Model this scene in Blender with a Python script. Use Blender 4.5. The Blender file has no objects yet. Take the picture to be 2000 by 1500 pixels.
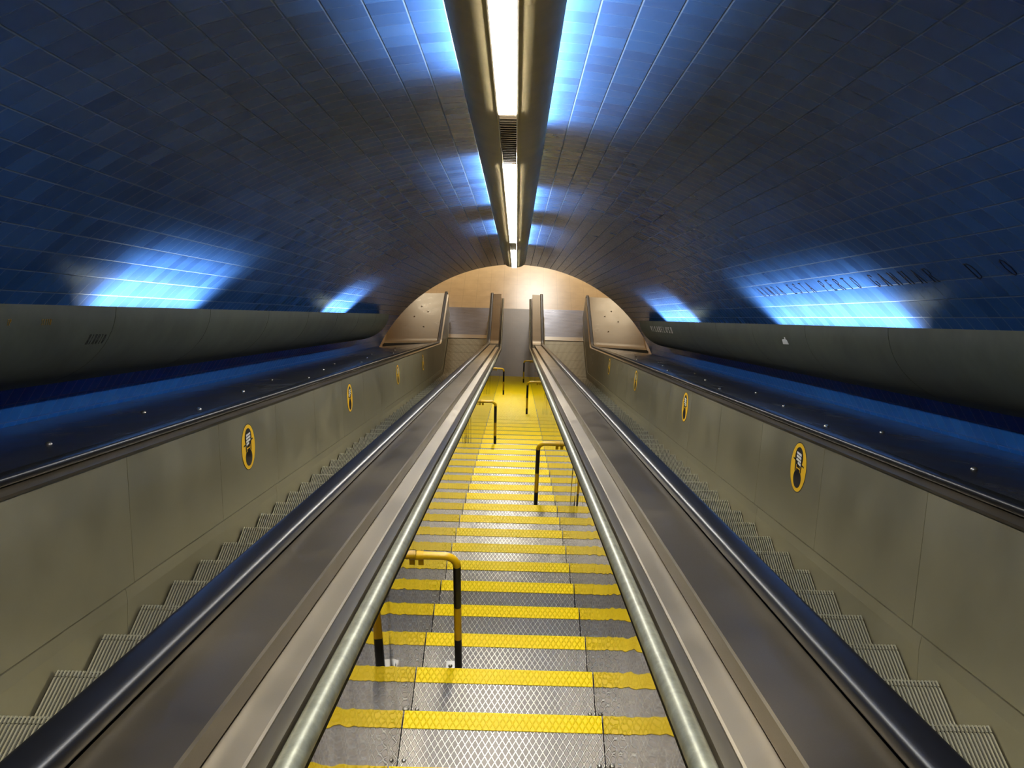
import bpy, bmesh, math, random
from mathutils import Vector, Matrix

random.seed(7)
PI = math.pi
COL = bpy.context.scene.collection
CS, SN = math.cos(math.radians(30)), math.sin(math.radians(30))
PITCH = 0.462                      # one step along the slope
V_STEP = -1.510                    # nosing line below the eye, square to the slope
U_FLOOR = 4.08 + 46 * PITCH        # where the nosing line meets the landing
Z0 = U_FLOOR * SN - V_STEP * CS    # height of the eye above the landing


def W(x, u, v):
    """x across, u down the slope, v square to the slope -> world"""
    return Vector((x, u * CS + v * SN, Z0 - u * SN + v * CS))


# ------------------------------------------------------------------ helpers
class MB:
    def __init__(self):
        self.v, self.f, self.mi, self.uv = [], [], [], []

    def vert(self, p):
        self.v.append(tuple(p))
        return len(self.v) - 1

    def face(self, idx, mi=0):
        self.f.append(tuple(idx))
        self.mi.append(mi)

    def hexa(self, pts, mi=0):
        """8 points: bottom ring of four, then top ring of four"""
        b = [self.vert(p) for p in pts]
        for q in ((3, 2, 1, 0), (4, 5, 6, 7), (0, 1, 5, 4), (1, 2, 6, 5), (2, 3, 7, 6), (3, 0, 4, 7)):
            self.face([b[i] for i in q], mi)

    def box(self, x0, x1, y0, y1, z0, z1, mi=0):
        self.hexa([(x0, y0, z0), (x1, y0, z0), (x1, y1, z0), (x0, y1, z0),
                   (x0, y0, z1), (x1, y0, z1), (x1, y1, z1), (x0, y1, z1)], mi)

    def slab(self, x0, x1, u0, u1, v0, v1, mi=0):
        self.hexa([W(x0, u0, v0), W(x1, u0, v0), W(x1, u1, v0), W(x0, u1, v0),
                   W(x0, u0, v1), W(x1, u0, v1), W(x1, u1, v1), W(x0, u1, v1)], mi)

    def loft(self, rings, closed=True, caps=True, mi=0):
        ids = [[self.vert(p) for p in r] for r in rings]
        n = len(rings[0])
        for a, b in zip(ids[:-1], ids[1:]):
            for i in range(n if closed else n - 1):
                j = (i + 1) % n
                self.face((a[i], a[j], b[j], b[i]), mi)
        if caps and closed:
            self.face(list(reversed(ids[0])), mi)
            self.face(ids[-1], mi)

    def tube(self, pts, r, n=14, mi=0, mis=None):
        pts = [Vector(p) for p in pts]
        rings = []
        t0 = (pts[1] - pts[0]).normalized()
        a = Vector((1, 0, 0)) if abs(t0.x) < .9 else Vector((0, 0, 1))
        nrm = t0.cross(a).normalized()
        for i, p in enumerate(pts):
            t = ((pts[min(i + 1, len(pts) - 1)] - p).normalized() + (p - pts[max(i - 1, 0)]).normalized())
            t = t.normalized()
            nrm = (nrm - t * nrm.dot(t)).normalized()
            b = t.cross(nrm)
            rings.append([p + (nrm * math.cos(2 * PI * k / n) + b * math.sin(2 * PI * k / n)) * r for k in range(n)])
        if mis is None:
            self.loft(rings, mi=mi)
        else:
            for k in range(len(rings) - 1):
                self.loft(rings[k:k + 2], caps=False, mi=mis[k])
            self.loft([rings[0], rings[0]], caps=True, mi=mis[0])
            self.loft([rings[-1], rings[-1]], caps=True, mi=mis[-1])

    def dome(self, c, nrm, r, h, n=10, m=4, mi=0):
        c, nrm = Vector(c), Vector(nrm).normalized()
        a = nrm.cross(Vector((1, .13, 0))).normalized()
        b = nrm.cross(a)
        rings = []
        for k in range(m):
            t = k / m * PI / 2
            rings.append([c + (a * math.cos(2 * PI * i / n) + b * math.sin(2 * PI * i / n)) * r * math.cos(t) + nrm * h * math.sin(t) for i in range(n)])
        self.loft(rings, mi=mi)

    def build(self, name, mats, parent=None, loc=None, smooth=None, uvs=None):
        if loc is None:
            if parent is not None:
                loc = None
            else:
                loc = Vector((sum(p[0] for p in self.v), sum(p[1] for p in self.v), sum(p[2] for p in self.v))) / len(self.v)
        origin = parent_loc(parent) if parent is not None else Vector(loc)
        me = bpy.data.meshes.new(name)
        me.from_pydata([tuple(Vector(p) - origin) for p in self.v], [], self.f)
        if not isinstance(mats, (list, tuple)):
            mats = [mats]
        for m in mats:
            me.materials.append(m)
        me.polygons.foreach_set('material_index', self.mi)
        if uvs is not None:
            l = me.uv_layers.new(name='UVMap')
            for i, lp in enumerate(me.loops):
                l.data[i].uv = uvs[lp.vertex_index]
        bm = bmesh.new()
        bm.from_mesh(me)
        if uvs is None:
            bmesh.ops.remove_doubles(bm, verts=bm.verts, dist=1e-6)
        bmesh.ops.recalc_face_normals(bm, faces=bm.faces)
        bm.to_mesh(me)
        bm.free()
        o = bpy.data.objects.new(name, me)
        COL.objects.link(o)
        if parent is not None:
            o.parent = parent
        else:
            o.location = origin
        if smooth is not None:
            me.polygons.foreach_set('use_smooth', [True] * len(me.polygons))
            try:
                me.set_sharp_from_angle(angle=math.radians(smooth))
            except Exception:
                pass
        return o


def parent_loc(o):
    p = Vector(o.location)
    while o.parent is not None:
        o = o.parent
        p = p + Vector(o.location)
    return p


def tag(o, label=None, cat=None, group=None, kind=None):
    for k, val in (('label', label), ('category', cat), ('group', group), ('kind', kind)):
        if val:
            o[k] = val
    return o


def empty(name, loc, label=None, cat=None, group=None):
    o = bpy.data.objects.new(name, None)
    COL.objects.link(o)
    o.location = loc
    o.empty_display_size = .1
    return tag(o, label, cat, group)


def copy_tree(o, parent=None, loc=None):
    c = o.copy()
    COL.objects.link(c)
    c.parent = parent
    if loc is not None:
        c.location = loc
    for ch in [k for k in bpy.data.objects if k.parent == o]:
        copy_tree(ch, c)
    return c


# ------------------------------------------------------------------ materials
def lin(r, g, b):
    f = lambda c: (c / 255 / 12.92) if c / 255 <= .04045 else ((c / 255 + .055) / 1.055) ** 2.4
    return (f(r), f(g), f(b), 1)


class NT:
    def __init__(self, name):
        self.m = bpy.data.materials.new(name)
        self.m.use_nodes = True
        self.t = self.m.node_tree
        self.b = self.t.nodes['Principled BSDF']

    def n(self, kind, **kw):
        nd = self.t.nodes.new('ShaderNode' + kind)
        for k, val in kw.items():
            setattr(nd, k, val)
        return nd

    def link(self, a, b):
        self.t.links.new(a, b)

    def put(self, sock, val):
        if isinstance(val, bpy.types.NodeSocket):
            self.link(val, sock)
        else:
            sock.default_value = val

    def math(self, op, a, b=0.0, c=0.0):
        nd = self.n('Math', operation=op)
        for s, val in zip(nd.inputs, (a, b, c)):
            self.put(s, val)
        return nd.outputs[0]

    def ramp(self, fac, stops):
        nd = self.n('ValToRGB')
        e = nd.color_ramp.elements
        while len(e) < len(stops):
            e.new(.5)
        for el, (p, c) in zip(e, stops):
            el.position = p
            el.color = c
        self.put(nd.inputs[0], fac)
        return nd.outputs[0]

    def maprange(self, val, a, b, c, d):
        nd = self.n('MapRange')
        for i, q in enumerate((val, a, b, c, d)):
            self.put(nd.inputs[i], q)
        return nd.outputs[0]

    def mix(self, fac, a, b):
        nd = self.n('Mix', data_type='RGBA')
        self.put(nd.inputs[0], fac)
        self.put(nd.inputs[6], a)
        self.put(nd.inputs[7], b)
        return nd.outputs[2]

    def noise(self, vec, scale, detail=3, rough=.5):
        nd = self.n('TexNoise')
        nd.inputs['Scale'].default_value = scale
        nd.inputs['Detail'].default_value = detail
        nd.inputs['Roughness'].default_value = rough
        if vec is not None:
            self.link(vec, nd.inputs['Vector'])
        return nd.outputs[0]

    def obj(self, scale=(1, 1, 1), rot=(0, 0, 0)):
        tc = self.n('TexCoord')
        mp = self.n('Mapping')
        mp.inputs['Scale'].default_value = scale
        mp.inputs['Rotation'].default_value = rot
        self.link(tc.outputs['Object'], mp.inputs['Vector'])
        return mp.outputs[0]

    def bump(self, h, strength=.3, dist=.002, normal=None):
        nd = self.n('Bump')
        nd.inputs['Strength'].default_value = strength
        nd.inputs['Distance'].default_value = dist
        self.put(nd.inputs['Height'], h)
        if normal is not None:
            self.link(normal, nd.inputs['Normal'])
        return nd.outputs[0]

    def set(self, color=None, metal=None, rough=None, spec=None, normal=None, emit=None, estr=None, coat=None):
        for key, val in (('Base Color', color), ('Metallic', metal), ('Roughness', rough), ('Specular IOR Level', spec),
                         ('Normal', normal), ('Emission Color', emit), ('Emission Strength', estr), ('Coat Weight', coat)):
            if val is not None:
                self.put(self.b.inputs[key], val)
        return self.m


def m_steel(name, c, metal=.85, r0=.3, r1=.45, blotch=.12, bump=0.0, stretch=(1, 1, 1)):
    k = NT(name)
    v = k.obj()
    big = k.noise(v, 1.7, 4, .6)
    fine = k.noise(k.obj((60, 60, 60)), 6, 2)
    col = k.ramp(big, [(.3, tuple(q * (1 - blotch) for q in c[:3]) + (1,)), (.7, tuple(q * (1 + blotch) for q in c[:3]) + (1,))])
    rg = k.maprange(k.math('ADD', k.math('MULTIPLY', big, .7), k.math('MULTIPLY', fine, .3)), .3, .7, r0, r1)
    nrm = None
    if bump:
        nrm = k.bump(k.noise(k.obj(stretch), 1.0, 1, .4), bump, .02)
    return k.set(color=col, metal=metal, rough=rg, normal=nrm)


def m_tiles(name, tile=.155, dark=lin(38, 68, 120), light=lin(62, 106, 170), grout=lin(98, 116, 142), tilt=.03, gw=.0045):
    """square glazed tiles laid on the UV map (metres along, metres around)"""
    k = NT(name)
    tc = k.n('TexCoord')
    sep = k.n('SeparateXYZ')
    k.link(tc.outputs['UV'], sep.inputs[0])
    a = k.math('DIVIDE', sep.outputs[0], tile)
    b = k.math('DIVIDE', sep.outputs[1], tile)
    fa, fb = k.math('FLOOR', a), k.math('FLOOR', b)
    # alternate rows sit slightly off the line, as hand-laid tiles do
    da = k.math('ABSOLUTE', k.math('SUBTRACT', k.math('FRACT', a), .5))
    db = k.math('ABSOLUTE', k.math('SUBTRACT', k.math('FRACT', b), .5))
    ja = k.maprange(da, .5 - 1.2 * gw / tile, .5 - .3 * gw / tile, 0, .2)
    jb = k.maprange(db, .5 - 1.2 * gw / tile, .5 - .3 * gw / tile, 0, 1)
    joint = k.math('MAXIMUM', ja, jb)
    cb = k.n('CombineXYZ')
    k.link(fa, cb.inputs[0])
    k.link(fb, cb.inputs[1])
    wn = k.n('TexWhiteNoise', noise_dimensions='3D')
    k.link(cb.outputs[0], wn.inputs['Vector'])
    body = k.mix(k.math('MULTIPLY', k.math('ADD', wn.outputs['Value'], k.noise(tc.outputs['UV'], .8, 3)), .5), dark, light)
    col = k.mix(joint, body, grout)
    # each tile leans its own way
    geo = k.n('NewGeometry')
    sub = k.n('VectorMath', operation='SUBTRACT')
    k.link(wn.outputs['Color'], sub.inputs[0])
    sub.inputs[1].default_value = (.5, .5, .5)
    sc = k.n('VectorMath', operation='SCALE')
    k.link(sub.outputs[0], sc.inputs[0])
    sc.inputs['Scale'].default_value = tilt
    ad = k.n('VectorMath', operation='ADD')
    k.link(geo.outputs['Normal'], ad.inputs[0])
    k.link(sc.outputs[0], ad.inputs[1])
    nm = k.n('VectorMath', operation='NORMALIZE')
    k.link(ad.outputs[0], nm.inputs[0])
    h = k.math('SUBTRACT', k.math('MULTIPLY', k.noise(tc.outputs['UV'], 9, 2), .25), joint)
    nrm = k.bump(h, .35, .003, nm.outputs[0])
    rg = k.maprange(joint, 0, 1, .27, .7)
    return k.set(color=col, rough=rg, normal=nrm, spec=.36)


def m_plain(name, c, rough=.5, metal=0, spec=None, mottle=0, scale=8, bump=0):
    k = NT(name)
    v = k.obj()
    col = c
    if mottle:
        nz = k.noise(v, scale, 5, .65)
        col = k.ramp(nz, [(.3, tuple(q * (1 - mottle) for q in c[:3]) + (1,)), (.7, tuple(q * (1 + mottle) for q in c[:3]) + (1,))])
    nrm = k.bump(k.noise(v, scale * 4, 4), bump, .004) if bump else None
    return k.set(color=col, rough=rough, metal=metal, spec=spec, normal=nrm)


def m_mesh(name, strand, pit, metal, ax=.0125, by=.0235, colour_mix=1.0, spec=.5):
    """raised diamond expanded-metal tread"""
    k = NT(name)
    tc = k.n('TexCoord')
    sep = k.n('SeparateXYZ')
    k.link(tc.outputs['Object'], sep.inputs[0])
    xa = k.math('DIVIDE', sep.outputs[0], ax * 2)
    yb = k.math('DIVIDE', sep.outputs[1], by * 2)
    p = k.math('ABSOLUTE', k.math('SUBTRACT', k.math('FRACT', k.math('ADD', xa, yb)), .5))
    q = k.math('ABSOLUTE', k.math('SUBTRACT', k.math('FRACT', k.math('SUBTRACT', xa, yb)), .5))
    d = k.math('MINIMUM', p, q)
    st = k.maprange(d, .03, .13, 1, 0)
    nz = k.noise(k.obj(), 14, 3)
    col = k.mix(k.math('MULTIPLY', st, colour_mix), pit, strand)
    rg = k.math('ADD', k.maprange(st, 0, 1, .36, .26), k.math('MULTIPLY', nz, .12))
    return k.set(color=col, metal=metal, rough=rg, normal=k.bump(st, .8, .004), spec=spec)


M = {}
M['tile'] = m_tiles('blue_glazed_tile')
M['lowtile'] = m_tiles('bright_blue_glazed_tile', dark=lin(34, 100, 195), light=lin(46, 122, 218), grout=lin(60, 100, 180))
M['steel'] = m_steel('brushed_steel_panel', lin(158, 150, 120), .75, .38, .55, .10, .12, (1, .35, .35))
M['deck'] = m_steel('brushed_steel_deck', lin(122, 110, 88), .9, .28, .42, .12)
M['outdeck'] = m_steel('dark_steel_deck', lin(128, 128, 132), .9, .18, .3, .1)
M['polish'] = m_steel('polished_steel_sheet', lin(112, 99, 76), 1.0, .02, .05, .06, .3, (1, 4.5, 1.0))
M['deckend'] = m_steel('warm_steel_deck', lin(116, 104, 82), .9, .25, .38, .1)
M['ledge'] = m_steel('steel_ledge', lin(150, 138, 116), .85, .3, .42, .12)
M['galv'] = m_plain('galvanised_tube', lin(132, 132, 112), .42, .5, None, .35, 22)
M['rubber'] = m_plain('black_rubber', lin(13, 12, 12), .36, 0, .25)
M['alu'] = m_steel('step_aluminium', lin(196, 192, 168), .7, .35, .5, .06)
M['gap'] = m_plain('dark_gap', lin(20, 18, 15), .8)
M['tread'] = m_mesh('expanded_metal_tread', lin(225, 220, 205), lin(105, 99, 92), .8)
M['yellow'] = m_mesh('yellow_nosing_paint', lin(255, 222, 0), lin(250, 212, 0), .0, spec=.22)
M['ypaint'] = m_plain('yellow_tube_paint', lin(226, 178, 10), .35, 0, None, .08, 12)
M['bpaint'] = m_plain('black_tube_paint', lin(18, 15, 14), .4)
M['zinc'] = m_plain('zinc_bolt', lin(150, 146, 136), .3, .9)
M['stone'] = m_plain('dark_stone', lin(66, 70, 57), .62, 0, .4, .22, 3, .15)
M['inlay'] = m_plain('dark_engraving', lin(18, 19, 17), .7)
M['gold'] = m_plain('gold_letter', lin(190, 150, 70), .35, .8)
M['silver'] = m_plain('silver_letter', lin(235, 230, 225), .3, .6)
M['navy'] = m_plain('navy_letter', lin(8, 18, 52), .5)
M['hull'] = m_plain('khaki_channel_paint', lin(226, 208, 158), .5, 0, .4, .08, 4)
M['louvre'] = m_plain('louvre_metal', lin(110, 100, 85), .35, .8)
M['sy'] = m_plain('sticker_yellow', lin(250, 196, 30), .4)
M['sb'] = m_plain('sticker_black', lin(24, 18, 20), .45)
M['sw'] = m_plain('sticker_white', lin(236, 234, 222), .45)
M['paper'] = m_plain('white_paper', lin(205, 205, 200), .7)
M['hallwall'] = m_plain('cream_hall_wall', lin(214, 190, 148), .5, 0, None, .05, 2)
M['plate'] = m_plain('grey_landing_floor', lin(128, 118, 104), .4, 0, .5, .1, 2)
M['fplate'] = m_steel('ribbed_floor_plate', lin(122, 124, 134), .7, .25, .4, .05)


def m_floor():
    k = NT('cream_floor_tiles')
    tc = k.n('TexCoord')
    sep = k.n('SeparateXYZ')
    k.link(tc.outputs['Object'], sep.inputs[0])
    j = []
    for ax in (0, 1):
        d = k.math('ABSOLUTE', k.math('SUBTRACT', k.math('FRACT', k.math('DIVIDE', sep.outputs[ax], .4)), .5))
        j.append(k.maprange(d, .485, .495, 0, 1))
    joint = k.math('MAXIMUM', j[0], j[1])
    base = k.ramp(k.noise(k.obj(), 3, 4), [(.3, lin(222, 192, 140)), (.7, lin(236, 208, 156))])
    return k.set(color=k.mix(k.math('MULTIPLY', joint, .4), base, lin(170, 140, 95)), rough=.3, spec=.5)


M['floor'] = m_floor()


def m_emit(name, c, s):
    k = NT(name)
    return k.set(color=(.8, .8, .8, 1), emit=c, estr=s, rough=.4)


STRIP = 82.0
M['lamp'] = m_emit('lit_diffuser', (1, .965, .875, 1), STRIP)

# ------------------------------------------------------------------ the vault and the walls
R_V, C_V = 3.87, -2.62
Y_MOUTH = 20.8


def arc(v):
    return math.sqrt(max(0, R_V ** 2 - (v - C_V) ** 2))


def vault_pt(ang, r=R_V):
    """angle from the crown, positive to the right"""
    return r * math.sin(ang), C_V + r * math.cos(ang)


def vault_piece(name, a0, a1, n, mat=None):
    mb, uv = MB(), []
    rows = []
    for i in range(n + 1):
        a = a0 + (a1 - a0) * i / n
        row = []
        for r in (R_V, R_V + .18):
            x, v = vault_pt(a, r)
            ue = (Y_MOUTH - v * SN) / CS
            for u in (-3.0, ue):
                row.append(mb.vert(W(x, u, v)))
                uv.append((u, a * R_V))
        rows.append(row)
    for p, q in zip(rows[:-1], rows[1:]):
        mb.face((p[0], p[1], q[1], q[0]))
        mb.face((p[2], q[2], q[3], p[3]))
        mb.face((p[0], q[0], q[2], p[2]))
        mb.face((p[1], p[3], q[3], q[1]))
    mb.face((rows[0][0], rows[0][2], rows[0][3], rows[0][1]))
    mb.face((rows[-1][0], rows[-1][1], rows[-1][3], rows[-1][2]))
    o = mb.build(name, M[mat or 'tile'], smooth=40, uvs=uv)
    o['kind'] = 'structure'
    return o


A0 = math.acos((-.02 - C_V) / R_V)
A1 = math.acos((-1.75 - C_V) / R_V)
tag(vault_piece('ceiling', -A0, A0, 72), 'curved blue tiled vault over the escalators', 'vault')
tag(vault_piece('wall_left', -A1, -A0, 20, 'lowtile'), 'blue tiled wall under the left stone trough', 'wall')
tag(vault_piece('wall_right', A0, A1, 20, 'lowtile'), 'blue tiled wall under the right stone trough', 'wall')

# the mouth: a wall across the foot of the tunnel with the arch cut out of it
mb = MB()
HX, HZ = 7.0, 4.1
pts = []
for i in range(-60, 61):
    a = i / 60 * 1.45
    x, v = vault_pt(a)
    u = (Y_MOUTH - v * SN) / CS
    p = W(x, u, v)
    if p.z >= 0:
        pts.append((p.x, p.z))
y0, y1 = Y_MOUTH + .001, Y_MOUTH + .16
for (xa, za), (xb, zb) in zip(pts[:-1], pts[1:]):
    mb.hexa([(xa, y0, za), (xb, y0, zb), (xb, y1, zb), (xa, y1, za), (xa, y0, HZ), (xb, y0, HZ), (xb, y1, HZ), (xa, y1, HZ)])
mb.box(pts[-1][0], HX, y0, y1, 0, HZ)
mb.box(-HX, pts[0][0], y0, y1, 0, HZ)
o = mb.build('wall_front', M['hallwall'])
tag(o, 'cream hall wall around the arched tunnel mouth', 'wall', kind='structure')

Y_PLATE, Y_END = 24.7, 34.0
mb = MB()
mb.box(-HX, HX, Y_PLATE, Y_END, -.2, 0)
mb.box(-HX, -3.45, Y_MOUTH + .16, Y_PLATE, -.2, 0)
mb.box(3.45, HX, Y_MOUTH + .16, Y_PLATE, -.2, 0)
tag(mb.build('floor', M['floor']), 'cream tiled floor of the lower hall', 'floor', kind='structure')
mb = MB()
mb.box(-.62, .62, 20.6, Y_PLATE - .002, -.2, -.001)
tag(mb.build('floor', M['plate']), 'grey floor at the foot of the stairs between the escalators', 'floor', kind='structure')
mb = MB(); mb.box(-HX, HX, Y_END, Y_END + .2, -.2, HZ)
tag(mb.build('wall_back', M['hallwall']), 'cream wall at the far side of the lower hall', 'wall', kind='structure')
for nm, x in (('wall_side', -HX - .2), ('wall_side', HX)):
    mb = MB(); mb.box(x, x + .2, Y_MOUTH, Y_END, -.2, HZ)
    tag(mb.build(nm, M['hallwall']), 'cream side wall of the lower hall', 'wall', kind='structure')
mb = MB(); mb.box(-HX, HX, Y_MOUTH, Y_END, HZ, HZ + .2)
tag(mb.build('ceiling', M['hallwall']), 'flat ceiling of the lower hall', 'ceiling', kind='structure')

# ------------------------------------------------------------------ the slope path
RB = 1.6
TB = RB * math.tan(math.radians(15))
S1 = U_FLOOR - TB                      # arc starts
PC = W(0, U_FLOOR, V_STEP)             # the corner, z = 0
ARC_C = (PC.y + TB, RB)                # centre of the easing arc (y, z)
LARC = RB * math.radians(30)


def path(s):
    """s along the nosing line -> y, z, normal (ny, nz)"""
    if s <= S1:
        p = W(0, s, V_STEP)
        return p.y, p.z, SN, CS
    if s <= S1 + LARC:
        a = math.radians(30) - (s - S1) / RB
        return ARC_C[0] - RB * math.sin(a), ARC_C[1] - RB * math.cos(a), math.sin(a), math.cos(a)
    return ARC_C[0] + (s - S1 - LARC), 0.0, 0.0, 1.0


def s_of_y(y):
    if y >= ARC_C[0]:
        return S1 + LARC + y - ARC_C[0]
    lo, hi = -5, S1 + LARC
    for _ in range(50):
        m = (lo + hi) / 2
        if path(m)[0] < y:
            lo = m
        else:
            hi = m
    return lo


def stations(s0, s1):
    out = [s0]
    for k in range(9):
        s = S1 + LARC * k / 8
        if s0 < s < s1:
            out.append(s)
    return out + [s1]


def sweep(mb, prof, s0, s1, sg=1, mi=0):
    """prof: closed outline of (x, v) as seen from the eye line"""
    rings = []
    for s in stations(s0, s1):
        y, z, ny, nz = path(s)
        rings.append([(sg * x, y + ny * (v - V_STEP), z + nz * (v - V_STEP)) for x, v in prof])
    mb.loft(rings, mi=mi)


S_TOP = -1.5
Y_NEWEL = 24.02
S_NEWEL = s_of_y(Y_NEWEL)

# ------------------------------------------------------------------ text strokes
GL = {
    'A': [[(0, 0), (.3, 1), (.6, 0)], [(.12, .35), (.48, .35)]],
    'B': [[(0, 0), (0, 1), (.4, 1), (.5, .85), (.5, .65), (.4, .52), (0, .52)], [(.4, .52), (.58, .38), (.58, .15), (.45, 0), (0, 0)]],
    'D': [[(0, 0), (0, 1), (.3, 1), (.52, .85), (.6, .5), (.52, .15), (.3, 0), (0, 0)]],
    'E': [[(.5, 1), (0, 1), (0, 0), (.52, 0)], [(0, .52), (.4, .52)]],
    'G': [[(.58, .85), (.4, 1), (.2, 1), (.05, .8), (0, .5), (.05, .2), (.2, 0), (.42, 0), (.58, .14), (.58, .42), (.38, .42)]],
    'H': [[(0, 0), (0, 1)], [(.55, 0), (.55, 1)], [(0, .52), (.55, .52)]],
    'I': [[(.2, 0), (.2, 1)], [(.08, 0), (.32, 0)], [(.08, 1), (.32, 1)]],
    'M': [[(0, 0), (.05, 1), (.32, .25), (.6, 1), (.65, 0)]],
    'N': [[(0, 0), (0, 1), (.55, 0), (.55, 1)]],
    'O': [[(.3, 0), (.1, .12), (0, .5), (.1, .88), (.3, 1), (.5, .88), (.6, .5), (.5, .12), (.3, 0)]],
    'P': [[(0, 0), (0, 1), (.38, 1), (.52, .85), (.52, .62), (.38, .48), (0, .48)]],
    'R': [[(0, 0), (0, 1), (.38, 1), (.52, .85), (.52, .65), (.38, .52), (0, .52)], [(.25, .52), (.58, 0)]],
    'S': [[(.5, .86), (.35, 1), (.15, 1), (.02, .85), (.05, .65), (.25, .52), (.45, .38), (.5, .18), (.38, 0), (.15, 0), (0, .14)]],
    'T': [[(.3, 0), (.3, 1)], [(0, 1), (.6, 1)]],
    'U': [[(0, 1), (0, .25), (.12, .05), (.28, 0), (.45, .05), (.55, .25), (.55, 1)]],
    'V': [[(0, 1), (.3, 0), (.6, 1)]],
    'L': [[(0, 1), (0, 0), (.5, 0)]],
}
SERIF = {'A': [(0, 0), (.6, 0)], 'D': [(0, 0), (0, 1)], 'H': [(0, 0), (0, 1), (.55, 0), (.55, 1)], 'N': [(0, 0), (0, 1)], 'P': [(0, 0)],
         'R': [(0, 0), (.58, 0)], 'T': [(.3, 0)], 'E': []}


def letters(mb, text, advance, height, surf, thick=.09, stretch=.9, th=.003, serif=True):
    """surf(a, b, h): a along the line, b up, h off the surface -> world"""
    for i, ch in enumerate(text):
        if ch not in GL:
            continue
        strokes = [list(s) for s in GL[ch]]
        if serif:
            strokes += [[(x - .1, y), (x + .1, y)] for x, y in SERIF.get(ch, [])]
        for st in strokes:
            for (ax, ay), (bx, by) in zip(st[:-1], st[1:]):
                d = Vector((bx - ax, by - ay))
                if d.length < 1e-6:
                    continue
                d.normalize()
                w = thick * (.5 if abs(d.x) > .7 else 1) / 2
                nx, ny = -d.y * w, d.x * w
                ex, ey = d.x * w * .6, d.y * w * .6
                q = [(ax - ex + nx, ay - ey + ny), (ax - ex - nx, ay - ey - ny), (bx + ex - nx, by + ey - ny), (bx + ex + nx, by + ey + ny)]
                P = lambda x, y, h: surf(i * advance + x * height * stretch, y * height, h)
                mb.hexa([P(x, y, -.001) for x, y in q] + [P(x, y, th) for x, y in q])


def wall_surf(u0, v0, sg):
    a00 = math.acos((v0 - C_V) / R_V)

    def f(a, b, h):
        an = a00 - b / R_V
        x, v = vault_pt(an, R_V - h)
        return W(sg * x, u0 - sg * a, v)
    return f


mb = MB()
letters(mb, 'AINDA ESTA PERTO GANHAR  D O', .186, .115, wall_surf(8.95 + 6 * .186, .285, 1))
o = mb.build('wall_lettering', M['navy'])
tag(o, 'dark blue engraved lettering along one tile row of the right vault wall', 'lettering')

# ------------------------------------------------------------------ stone light troughs
TCX, TA, TB_ = 3.28, .70, .545


def trough_pt(t, k=1.0, off=0.0):
    """t: 0 rim .. 1 foot at the wall"""
    a = t * PI / 2
    v = -(TB_ * k - off) * math.sin(a)
    return min(TCX - (TA * k - off) * math.cos(a), arc(v) - .004), v


def trough(sg, seams, u_end, label):
    base = empty('light_trough', W(sg * 3.0, 10, -.5), label, 'light trough', 'stone light troughs')
    nt = 16
    cuts = [-2.5] + seams + [u_end]
    for i, (a, b) in enumerate(zip(cuts[:-1], cuts[1:])):
        mb = MB()
        last = i == len(cuts) - 2
        us = [a + .004, b - .004] if not last else [a + .004] + [b - .62 * (1 - q) for q in (0, .25, .5, .7, .85, .95, .995)]
        rings = []
        for u in us:
            k = 1.0
            if last and u > b - .62:
                q = (u - (b - .62)) / .62
                k = math.sqrt(max(.004, 1 - q * q))
            k = max(k, .12)
            out = [trough_pt(j / nt * .985, k) for j in range(nt + 1)]
            inn = [trough_pt(j / nt * .985, k, .045 * k) for j in range(nt + 1)]
            rings.append([W(sg * x, u, v) for x, v in out + inn[::-1]])
        mb.loft(rings)
        mb.build('trough_segment', M['stone'], base, smooth=45)
    return base


tl = trough(-1, [.45, 2.4, 4.35, 6.3, 8.25, 10.2, 12.15, 14.1, 16.05, 18.0], 20.4,
            'half-round dark stone light trough along the left blue wall')
tr = trough(1, [.9, 2.85, 4.8, 6.75, 8.7, 10.65, 12.6, 14.55, 16.5, 18.45], 21.0,
            'half-round dark stone light trough along the right blue wall')


def trough_surf(u0, v0, sg):
    t0 = math.asin(-v0 / TB_) / (PI / 2)

    def f(a, b, h):
        x, v = trough_pt(t0 - b / .85, 1, -h)
        return W(sg * x, u0 - sg * a, v)
    return f


mb = MB(); letters(mb, 'MINUTO', .045, .06, trough_surf(6.0, -.235, -1), .16, .55, .002, False)
mb.build('lettering', M['inlay'], tl)
mb = MB(); letters(mb, 'TP', .022, .03, trough_surf(4.97, -.11, -1), .16, .6, .002, False)
letters(mb, 'SITIN', .024, .03, trough_surf(5.33, -.11, -1), .16, .6, .002, False)
o = mb.build('lettering', M['gold'], tl); o['label'] = 'small gold lettering'
mb = MB(); letters(mb, 'VISABELUSB', .27, .09, trough_surf(18.8, -.19, 1), .2, 2.2, .003, False)
o = mb.build('lettering', M['silver'], tr); o['label'] = 'bright silver lettering near the lower end'
mb = MB()
f = trough_surf(9.52, -.19, 1)
q = [(0, 0), (.062, .004), (.056, .045), (.045, .05), (.044, .072), (.034, .072), (.032, .052), (.006, .048)]
mb.loft([[f(a * 3.2, b, .001) for a, b in q], [f(a * 3.2, b, .0035) for a, b in q]])
o = mb.build('paper_scrap', M['paper'])
tag(o, 'torn white paper scrap stuck to the right stone trough', 'paper scrap')

# ------------------------------------------------------------------ ceiling light channel
CX = -.062          # it hangs a little left of the middle
chn = empty('ceiling_light_channel', W(CX, 9, 1.02), 'long khaki light channel hung under the crown of the blue vault', 'ceiling light')
U_CH0, U_CH1 = -2.5, 20.0
UNIT = [(-1.74 + 1.67 * k, -1.74 + 1.67 * (k + 1)) for k in range(13)]


def hull_profile(k=1.0):
    half = []
    for i in range(11):
        a = i / 10 * PI / 2
        half.append((.053 + (.225 - .053) * math.sin(a), 1.02 + .14 * (1 - math.cos(a))))
    return half


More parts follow.
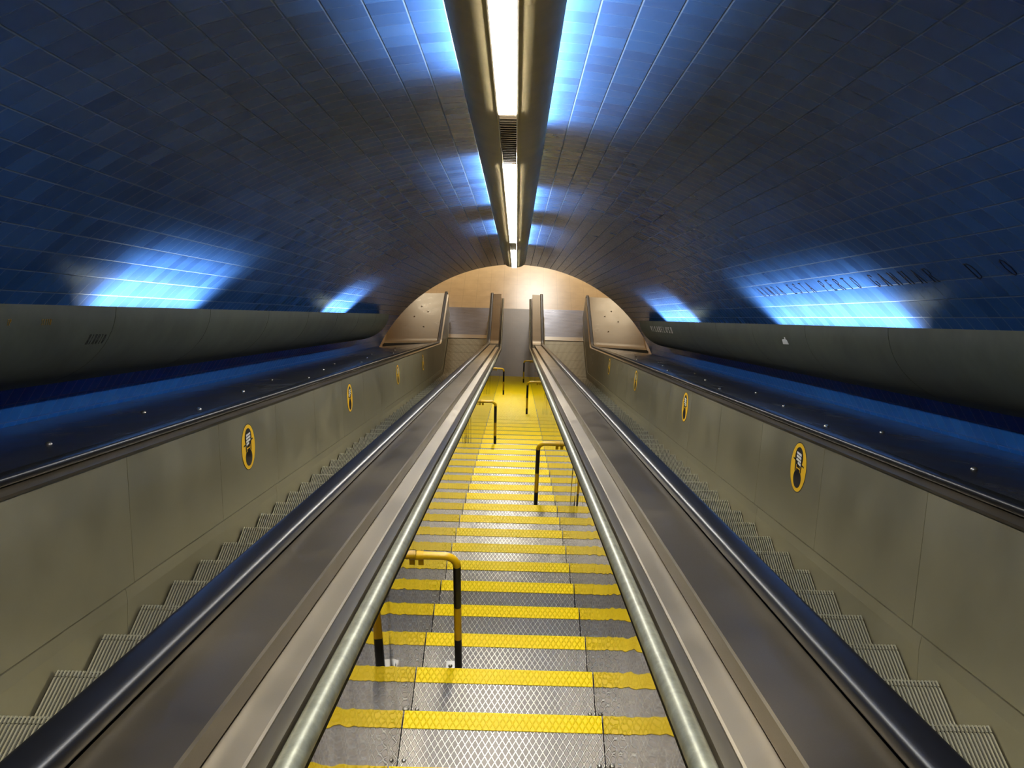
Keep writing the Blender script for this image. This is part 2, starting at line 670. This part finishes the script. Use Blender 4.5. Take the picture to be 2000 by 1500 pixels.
for sg in (-1, 1):
    cuts = [U_CH0, 3.27, 8.28, 13.29, U_CH1]
    for a, b in zip(cuts[:-1], cuts[1:]):
        mb = MB()
        prof = hull_profile()
        inner = [(x - .006, v + .008) for x, v in prof[::-1]]
        ring = [(CX + sg * x, v) for x, v in prof + inner]
        rings = [[W(x, u, v) for x, v in ring] for u in (a + .0005, b - .0005)]
        mb.loft(rings)
        mb.build('channel_shell', M['hull'], chn, smooth=50)
    mb = MB()
    mb.slab(CX + sg * .047, CX + sg * .0535, U_CH0, U_CH1, 1.012, 1.06)
    mb.build('edge_trim', M['louvre'], chn)
lit = {0, 1, 2, 3, 5, 6, 7, 8, 10, 11, 12}
for k, (a, b) in enumerate(UNIT):
    mb = MB()
    b = min(b, U_CH1)
    if k in lit:
        mb.slab(CX - .044, CX + .044, a + .012, b - .012, 1.006, 1.03)
        o = mb.build('diffuser', M['lamp'], chn)
        o['label'] = 'lit white diffuser'
    elif k == 4:
        n = 26
        for j in range(n):
            u = a + (b - a) * (j + .5) / n
            h = .012 + .012 * random.random()
            mb.slab(CX - .044, CX + .044, u - .006, u + .006, 1.02, 1.03 + h)
        mb.slab(CX - .044, CX + .044, a, b, 1.075, 1.08)
        o = mb.build('louvre', M['louvre'], chn)
        o['label'] = 'dark unlit louvre'
    else:
        mb.slab(CX - .044, CX + .044, a + .01, b - .01, 1.02, 1.03)
        o = mb.build('blank_cover', M['hull'], chn)
mb = MB()
ring = [(CX + x, v) for x, v in hull_profile()[::-1]]
ring = [(CX - (x - CX), v) for x, v in ring] + [(CX + x, v) for x, v in hull_profile()]
mb.loft([[W(x, u, v) for x, v in ring] for u in (U_CH1, U_CH1 + .01)])
mb.build('end_cap', M['hull'], chn)
mb = MB()
mb.slab(CX - .1, CX + .1, U_CH0, U_CH1, 1.095, 1.1)
mb.build('lamp_tray', M['hull'], chn)
for u in (0, 3.3, 6.6, 9.9, 13.2, 16.5, 19.5):
    mb = MB()
    mb.tube([W(CX, u, 1.09), W(CX, u, 1.25)], .008, 8)
    mb.build('hanger', M['louvre'], chn)

# ------------------------------------------------------------------ the staircase in the middle
XW = .378
stair = empty('staircase', (0, PC.y, 0), 'long metal staircase with bright yellow nosings between the two escalators', 'staircase')
TD = PITCH * CS
RH = PITCH * SN


def nose(k):
    p = W(0, 4.08 + k * PITCH, V_STEP)
    return p.y, p.z


proto = None
for k in range(-5, 46):
    y, z = nose(k)
    loc = Vector((0, y, z)) - Vector(stair.location)
    if proto is None:
        t = MB()
        t.box(-XW + .002, XW - .002, -TD - .02, -.004, -.012, 0)
        t.box(-XW + .002, XW - .002, -.012, -.004, -RH + .001, -.012, 1)
        mb = t
        me_parent = bpy.data.objects.new('tread', None)
        o = mb.build('tread', [M['tread'], M['plate']], loc=(0, 0, 0))
        bpy.data.objects.remove(me_parent)
        o.parent = stair
        o.location = loc
        proto = o
        nb = MB()
        nb.hexa([(-XW + .003, -.078, 0), (XW - .003, -.078, 0), (XW - .003, 0, 0), (-XW + .003, 0, 0),
                 (-XW + .003, -.078, .0025), (XW - .003, -.078, .0025), (XW - .003, 0, .003), (-XW + .003, 0, .003)])
        nb.box(-XW + .003, XW - .003, -.004, 0, -.045, 0)
        n_ = nb.build('nosing_strip', M['yellow'], loc=(0, 0, 0))
        n_['label'] = 'bright yellow nosing strip'
        n_.parent = o
        for sx in (-1, 1):
            bb = MB()
            bb.dome((sx * (XW - .022), -.215, 0), (0, 0, 1), .009, .006)
            b_ = bb.build('bolt', M['zinc'], loc=(0, 0, 0), smooth=60)
            b_.parent = o
    else:
        copy_tree(proto, stair, loc)

# side panels: polished sheets with upright joints, a galvanised tube along the top
def panel_quad(mb, sg, y0, y1):
    """stands upright between y0 and y1, follows the slope top and bottom"""
    def z_at(y, v):
        s = s_of_y(y)
        yy, zz, ny, nz = path(s)
        return zz + (v - V_STEP) / nz
    n = 6
    rings = []
    for i in range(n + 1):
        y = y0 + (y1 - y0) * i / n
        zt, zb = z_at(y, -.835), z_at(y, V_STEP) - .35
        rings.append([(sg * XW, y, max(zb, -.02)), (sg * (XW + .012), y, max(zb, -.02)), (sg * (XW + .012), y, zt), (sg * XW, y, zt)])
    mb.loft(rings)


for sg, y_first in ((-1, 2.86), (1, 3.05)):
    y = y_first - 2 * 2.0
    while y < 23.2:
        mb = MB()
        panel_quad(mb, sg, y + .0015, min(y + 2.0, Y_NEWEL) - .0015)
        mb.build('side_panel', M['polish'], stair)
        y += 2.0
    mb = MB()
    pts = []
    for s in stations(S_TOP, s_of_y(Y_NEWEL)):
        yy, zz, ny, nz = path(s)
        off = -.82 - V_STEP
        pts.append((sg * XW, yy + ny * off, zz + nz * off))
    mb.tube(pts, .0262, 18)
    o = mb.build('tube_rail', M['galv'], stair, smooth=60)
    o['label'] = 'worn galvanised tube along the top of the side panels'
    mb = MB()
    sweep(mb, [(XW - .005, -.838), (XW - .0005, -.838), (XW - .0005, -.888), (XW - .005, -.888)], S_TOP, s_of_y(Y_NEWEL), sg)  # thin black strip added as the shadow line below the tube
    o = mb.build('tube_shadow_strip', M['gap'], stair)
    o['label'] = 'black strip standing in for the shadow under the tube'

# ------------------------------------------------------------------ yellow and black barrier loops
BAR = [(0, -1, 'yellow and black tube barrier loop nearest the top of the stairs, on the left wall'),
       (8, 1, 'yellow and black tube barrier loop higher up of those on the right wall'),
       (16, -1, 'yellow and black tube barrier loop second down on the left stair wall'),
       (24, 1, 'yellow and black tube barrier loop middle one of the right stair wall'),
       (32, -1, 'yellow and black tube barrier loop lowest on the left stair wall'),
       (40, 1, 'yellow and black tube barrier loop lowest on the right, by the grey landing')]
for k, sg, lab in BAR:
    y, z = nose(k)
    zt = z - RH + .001
    py, px = y + .16, sg * .21
    base = empty('stair_barrier', (px, py, zt + .001), lab, 'barrier', 'barrier loops down the stairs')
    H, rb, r = .735, .055, .0165
    cuts = [0, .24, .44, H - rb]
    mb = MB()
    mb.tube([(px, py, zt + q) for q in cuts], r, 14, mis=[0, 1, 0])
    mb.build('post', [M['bpaint'], M['ypaint']], base, smooth=50)
    mb = MB()
    P = [(px, py, zt + H - rb)]
    for i in range(1, 8):
        a = i / 8 * PI / 2
        P.append((px + sg * rb * (1 - math.cos(a)), py, zt + H - rb + rb * math.sin(a)))
    P += [(px + sg * rb, py, zt + H), (sg * (XW - .002), py, zt + H)]
    mb.tube(P, r, 14)
    mb.build('top_rail', M['ypaint'], base, smooth=50)
    mb = MB()
    mb.tube([(sg * (XW - .03), py, zt + H), (sg * (XW - .0005), py, zt + H)], .0195, 18)
    mb.box(min(sg * (XW - .03), sg * (XW - .008)), max(sg * (XW - .03), sg * (XW - .008)), py - .006, py + .006, zt + H - .05, zt + H - .015)
    mb.build('wall_flange', M['ypaint'], base, smooth=40)
    mb = MB()
    mb.box(min(px, px + sg * .06), max(px, px + sg * .06), py + .01, py + .07, zt, zt + .006)
    mb.dome((px + sg * .04, py + .04, zt + .006), (0, 0, 1), .01, .01)
    mb.build('foot_bracket', M['zinc'], base, smooth=30)

# ------------------------------------------------------------------ escalators
XI, XO = .80, 1.865            # step edges
def step_mesh():
    mb = MB()
    n = 70
    w = XO - XI
    p = w / n
    prof = []
    for i in range(n):
        x = -w / 2 + i * p
        prof += [(x, -.011), (x + p * .46, -.011), (x + p * .5, 0), (x + p * .96, 0)]
    prof.append((w / 2, -.011))
    top = []
    for (y, z0) in ((-.405, 0), (-.042, 0), (-.0405, -.0045), (-.0365, -.0045), (-.035, 0), (-.004, -.001), (.0, -.006), (-.004, -.06), (-.02, -.15), (-.045, -.245)):
        top.append([(x, y + (h if z0 < -.003 and y > -.03 else 0), z0 + (h if z0 > -.003 or y < -.03 else 0)) for x, h in prof])
    mb.loft(top, closed=False)
    m_ = len(prof) - 1
    mb.mi = [1 if i % m_ % 4 == 0 else 0 for i in range(len(mb.mi))]
    back = [(-w / 2, -.405, -.03), (w / 2, -.405, -.03), (w / 2, -.03, -.03), (-w / 2, -.03, -.03)]
    mb.hexa([(x, y, z - .012) for x, y, z in back] + [(x, y, z + .02) for x, y, z in back], 1)
    return mb


def sticker(parent, sg, u):
    b0 = .055 if sg > 0 else .012
    """oval hold-the-handrail sticker on the outer panel; a along the slope, b up the panel"""
    def P(a, b, h):
        x, v = 1.9091 + (b + b0) * .0625, -1.0 + b + b0
        return W(sg * (x - h), u + a, v)
    fl = -sg

    def blob(mb, pts, h0, h1, mi):
        mb.loft([[P(a, b, h0) for a, b in pts], [P(a, b, h1) for a, b in pts]], mi=mi)
    mb = MB()
    oval = lambda ra, rb, ca=0, cb=0, n=36: [(ca + ra * math.cos(2 * PI * i / n), cb + rb * math.sin(2 * PI * i / n)) for i in range(n)]
    blob(mb, oval(.178, .168), .0005, .0012, 1)
    blob(mb, oval(.172, .162), .0012, .0022, 0)
    # hand above, sleeve below, thin neck between, and a bar for the rail
    blob(mb, oval(.088, .07, 0, .065), .0022, .003, 1)
    blob(mb, [(-.07, -.03), (.07, -.03), (.078, .07), (-.078, .07)], .0022, .003, 1)
    blob(mb, oval(.085, .062, 0, -.075), .0022, .003, 1)
    blob(mb, [(-.055, -.07), (.055, -.07), (.06, 0), (-.06, 0)], .0022, .003, 1)
    blob(mb, [(-.12, .01), (.12, .045), (.12, .055), (-.12, .02)], .0022, .003, 1)
    for i in range(4):
        b = .018 + i * .022
        ln = .055 if i else .035
        blob(mb, [(-.052, b - .007), (-.052 + 2 * ln * .95, b + .004), (-.052 + 2 * ln * .95, b + .018), (-.052, b + .009)], .003, .0036, 2)
    for q in ([(-.045, -.014), (.04, -.006), (.04, .0), (-.045, -.007)], [(-.05, -.032), (-.042, -.032), (-.042, .008), (-.05, .008)], [(.036, -.026), (.044, -.026), (.044, .016), (.036, .016)]):
        blob(mb, q, .003, .0036, 0)
    o = mb.build('warning_sticker', [M['sy'], M['sb'], M['sw']], parent)
    o['label'] = 'yellow oval hold-the-handrail sticker'


def handrail(parent, sg, xc):
    prof = []
    for i in range(24):
        a = 2 * PI * i / 24
        ca, sa = math.cos(a), math.sin(a)
        prof.append((.041 * math.copysign(abs(ca) ** .6, ca), .0225 * math.copysign(abs(sa) ** .7, sa)))
    frames = []
    off = -.6875 - V_STEP
    for s in stations(S_TOP, S_NEWEL):
        y, z, ny, nz = path(s)
        frames.append((y + ny * off, z + nz * off, ny, nz))
    y, z = frames[-1][0], frames[-1][1]
    rn = .27
    for i in range(1, 13):
        a = i / 12 * PI * .95
        frames.append((y + rn * math.sin(a), z - rn + rn * math.cos(a), math.sin(a), math.cos(a)))
    mb = MB()
    mb.loft([[(sg * (xc + px), fy + ny * pn, fz + nz * pn) for px, pn in prof] for fy, fz, ny, nz in frames])
    mb.build('handrail', M['rubber'], parent, smooth=60)
    # newel board inside the loop
    mb = MB()
    pts = [(y + (rn - .026) * math.sin(i / 16 * PI), z - rn + (rn - .026) * math.cos(i / 16 * PI)) for i in range(17)]
    pts += [(y - .25, z - 2 * rn + .026), (y - .25, z - .03)]
    mb.loft([[(sg * (xc + d), py, pz) for py, pz in pts] for d in (-.02, .02)])
    mb.build('newel_board', M['steel'], parent, smooth=40)


def escalator(sg, phase, joint0, stickers, label):
    base = empty('escalator', (sg * 1.32, PC.y, 0), label, 'escalator', 'escalators either side of the stairs')
    # steps
    first = None
    k = -5
    while True:
        s = s_of_y(W(0, phase + k * PITCH, V_STEP).y)      # one tread apart on the level
        y, z, ny, nz = path(s)
        if y > 23.35:
            break
        # every step keeps level; its nose sits on the nosing line
        loc = Vector((sg * (XI + XO) / 2, y, z)) - Vector(base.location)
        if first is None:
            o = step_mesh().build('step', [M['alu'], M['gap']], loc=(0, 0, 0))
            o.parent = base
            o.location = loc
            first = o
        else:
            c = first.copy()
            COL.objects.link(c)
            c.parent = base
            c.location = loc
        k += 1
    # comb and floor plate
    mb = MB()
    mb.box(sg * (XI - .01) if sg > 0 else -XO - .01, XO + .01 if sg > 0 else -XI + .01, 22.97, 23.16, -.03, .012)
    mb.build('comb_plate', M['zinc'], base)
    mb = MB()
    xa, xb = (XI - .17, XO + .1) if sg > 0 else (-XO - .1, -XI + .17)
    n = 34
    for i in range(n):
        y = 23.165 + i * (Y_PLATE - 23.17) / n
        mb.box(xa, xb, y, y + .036, .003, .009)
    mb.box(xa, xb, 23.165, Y_PLATE - .001, -.05, .003)
    o = mb.build('floor_plate', M['fplate'], base)
    # outer side, panel by panel
    cuts = [S_TOP] + [joint0 + 1.5 * i for i in range(-4, 14) if S_TOP + .2 < joint0 + 1.5 * i < S1 - .6] + [S1 - .25, S1 + LARC + .2, S_NEWEL]
    for a, b in zip(cuts[:-1], cuts[1:]):
        mb = MB()
        sweep(mb, [(1.885, -1.385), (1.925, -.745), (1.940, -.745), (1.900, -1.385)], a + .0025, b - .0025, sg)
        mb.build('balustrade_panel', M['steel'], base)
    sk = [S_TOP] + [joint0 - .12 + 3.0 * i for i in range(-4, 8) if S_TOP + .2 < joint0 - .12 + 3.0 * i < S1 - 1] + [s_of_y(23.6)]
    for a, b in zip(sk[:-1], sk[1:]):
        mb = MB()
        sweep(mb, [(XO + .006, -1.80), (XO + .006, -1.45), (1.881, -1.3895), (1.900, -1.3895), (1.900, -1.80)], a + .002, b - .002, sg)
        mb.build('skirt_panel', M['steel'], base)
    mb = MB()
    sweep(mb, [(1.907, -1.8), (1.942, -.745), (1.955, -.745), (1.955, -1.8)], S_TOP, S_NEWEL - .02, sg)
    mb.build('backing', M['gap'], base)
    mb = MB()
    sweep(mb, [(1.915, -.743), (1.915, -.730), (1.955, -.712), (2.03, -.712), (2.03, -.743)], S_TOP, S_NEWEL, sg)
    mb.build('handrail_guide', M['deck'], base)
    # outer deck up to the tiles
    mb = MB()
    sweep(mb, [(2.03, -.700), (2.03, -.76), (3.40, -.86), (3.415, -.832), (2.9, -.775)], S_TOP, s_of_y(20.76), sg)
    mb.build('outer_deck', M['outdeck'], base)
    mb = MB()
    sweep(mb, [(2.03, -.700), (2.03, -1.42), (3.40, -1.42), (3.40, -.78), (3.36, -.745)], s_of_y(20.77), s_of_y(24.05), sg)
    o = mb.build('outer_deck', M['deckend'], base)
    # studs that stop people sliding down it
    i = 0
    u = 1.45
    while u < 23.2:
        for x in ((2.45,) if i % 2 == 0 else (2.25, 2.65)):
            v = -.700 - (x - 2.03) * (.075 / .87)
            y, z, ny, nz = path(u)
            mb = MB()
            mb.dome((sg * x, y + ny * (v - V_STEP), z + nz * (v - V_STEP)), (0, ny, nz), .019, .014, 12, 4)
            mb.build('stud', M['zinc'], base, smooth=60)
        u += 1.83
        i += 1
    for x, y in ((2.45, 22.2), (2.75, 22.75), (2.4, 23.0), (2.6, 23.3)):
        mb = MB()
        v = -.700 - (x - 2.03) * .0338
        mb.dome((sg * x, y, v - V_STEP), (0, 0, 1), .022, .018, 12, 4)
        mb.build('stud', M['zinc'], base, smooth=60)
    # inner side
    mb = MB()
    sweep(mb, [(.735, -.745), (XI - .018, -1.366), (XI - .006, -1.372), (XI - .006, -1.80), (XI - .03, -1.80), (.715, -.745)], S_TOP, S_NEWEL, sg)
    mb.build('balustrade_panel', M['steel'], base)
    mb = MB()
    sweep(mb, [(.735, -.712), (.735, -.743), (.66, -.743), (.66, -.712)], S_TOP, S_NEWEL, sg)
    mb.build('handrail_guide', M['gap'], base)
    cutd = [S_TOP] + ([8.9, 17.5] if sg > 0 else [9.6, 18.2]) + [S1 - .2]
    for a, b in zip(cutd[:-1], cutd[1:]):
        mb = MB()
        sweep(mb, [(.655, -.705), (.495, -.700), (.49, -.704), (.49, -.752), (.505, -.76), (.655, -.76)], a + .001, b - .001, sg)
        mb.build('inner_deck', M['deck'], base)
    mb = MB()
    sweep(mb, [(.655, -.69), (.44, -.685), (.435, -.69), (.435, -1.0), (.655, -1.0)], S1 - .1, S_NEWEL + .05, sg)
    mb.build('inner_deck', M['deck'], base)
    mb = MB()
    sweep(mb, [(.52, -.757), (.43, -.765), (.425, -.768), (.425, -.81), (.52, -.81)], S_TOP, S1 - .12, sg)
    sweep(mb, [(.4245, -.772), (.4075, -.80), (.4075, -.87), (.4245, -.87)], S_TOP, S_NEWEL, sg)
    mb.build('deck_ledge', M['ledge'], base)
    handrail(base, sg, .695)
    handrail(base, sg, 1.985)
    for u in stickers:
        sticker(base, sg, u)
    return base


escalator(-1, 4.41, 4.83, [7.0, 11.3, 15.9, 20.2], 'escalator on the left of the yellow-edged stairs, ribbed steps and black handrails')
escalator(1, 4.57, 4.44, [6.43, 10.8, 15.3, 19.7], 'escalator on the right of the yellow-edged stairs, ribbed steps and black handrails')


# ------------------------------------------------------------------ lamps
def area(name, loc, d, along, lx, ly, watts, col, spread=180):
    l = bpy.data.lights.new(name, 'AREA')
    l.shape = 'RECTANGLE'
    l.size, l.size_y = lx, ly
    l.energy = watts
    l.color = col
    l.spread = math.radians(spread)
    o = bpy.data.objects.new(name, l)
    COL.objects.link(o)
    z = -Vector(d).normalized()
    x = Vector(along)
    x = (x - z * x.dot(z)).normalized()
    y = z.cross(x)
    m = Matrix((x, y, z)).transposed().to_4x4()
    m.translation = Vector(loc)
    o.matrix_world = m
    return o


UD = Vector((0, CS, -SN))
ND = Vector((0, SN, CS))
XD = Vector((1, 0, 0))
COOL = (.88, .95, 1.0)
for sg, a, b, w in ((-1, 6.5, 8.6, 52), (-1, 14.3, 16.2, 50), (1, 6.9, 10.5, 88), (1, 15.1, 18.4, 80)):
    area('trough_lamp', W(sg * 2.75, (a + b) / 2, -.21), XD * sg * -.3 + ND, UD, b - a, .08, w, COOL, 120)
for sg, a, b, w in ((-1, 1.2, 5.0, 90), (-1, 7.6, 10.8, 70), (-1, 12.6, 14.6, 40), (1, .5, 6.3, 160), (1, 9.4, 11.4, 40), (1, 13.2, 16.6, 80)):
    area('channel_lamp', W(CX + sg * .13, (a + b) / 2, 1.167), XD * sg * .6 + ND * .8, UD, b - a, .02, w, COOL, 175)
WARM = (1.0, .97, .9)
for x, y, w in ((-3.2, 29.5, 70), (.7, 32.4, 300), (3.6, 29.2, 85)):
    area('hall_lamp', (x, y, HZ - .03), (0, 0, -1), (1, 0, 0), 1.4, .5, w, WARM)

# ------------------------------------------------------------------ world, camera, view
w = bpy.data.worlds.new('World')
bpy.context.scene.world = w
w.use_nodes = True
bg = w.node_tree.nodes['Background']
bg.inputs[0].default_value = (.02, .03, .05, 1)
bg.inputs[1].default_value = .15

cam = bpy.data.cameras.new('Camera')
co = bpy.data.objects.new('Camera', cam)
COL.objects.link(co)
cam.sensor_width = 36
cam.lens = 1900 / 2000 * 36
cam.clip_start = .05
cam.clip_end = 200
TILT = math.radians(30) + math.atan(130.25 / 1900)
co.matrix_world = Matrix.Translation(W(.011, 0, 0)) @ Matrix.Rotation(6.75 / 1900, 4, 'Z') @ Matrix.Rotation(PI / 2 - TILT, 4, 'X') @ Matrix.Rotation(.025, 4, 'Z')
sc = bpy.context.scene
sc.camera = co
sc.view_settings.view_transform = 'Standard'
sc.view_settings.look = 'None'
sc.view_settings.gamma = 1
sc.view_settings.exposure = 0
sc.cycles.use_denoising = True
sc.cycles.max_bounces = 4
sc.cycles.diffuse_bounces = 3
sc.cycles.glossy_bounces = 3
sc.cycles.use_adaptive_sampling = True
sc.cycles.adaptive_threshold = .08
sc.cycles.sample_clamp_indirect = 6
sc.cycles.caustics_reflective = False
sc.cycles.caustics_refractive = False
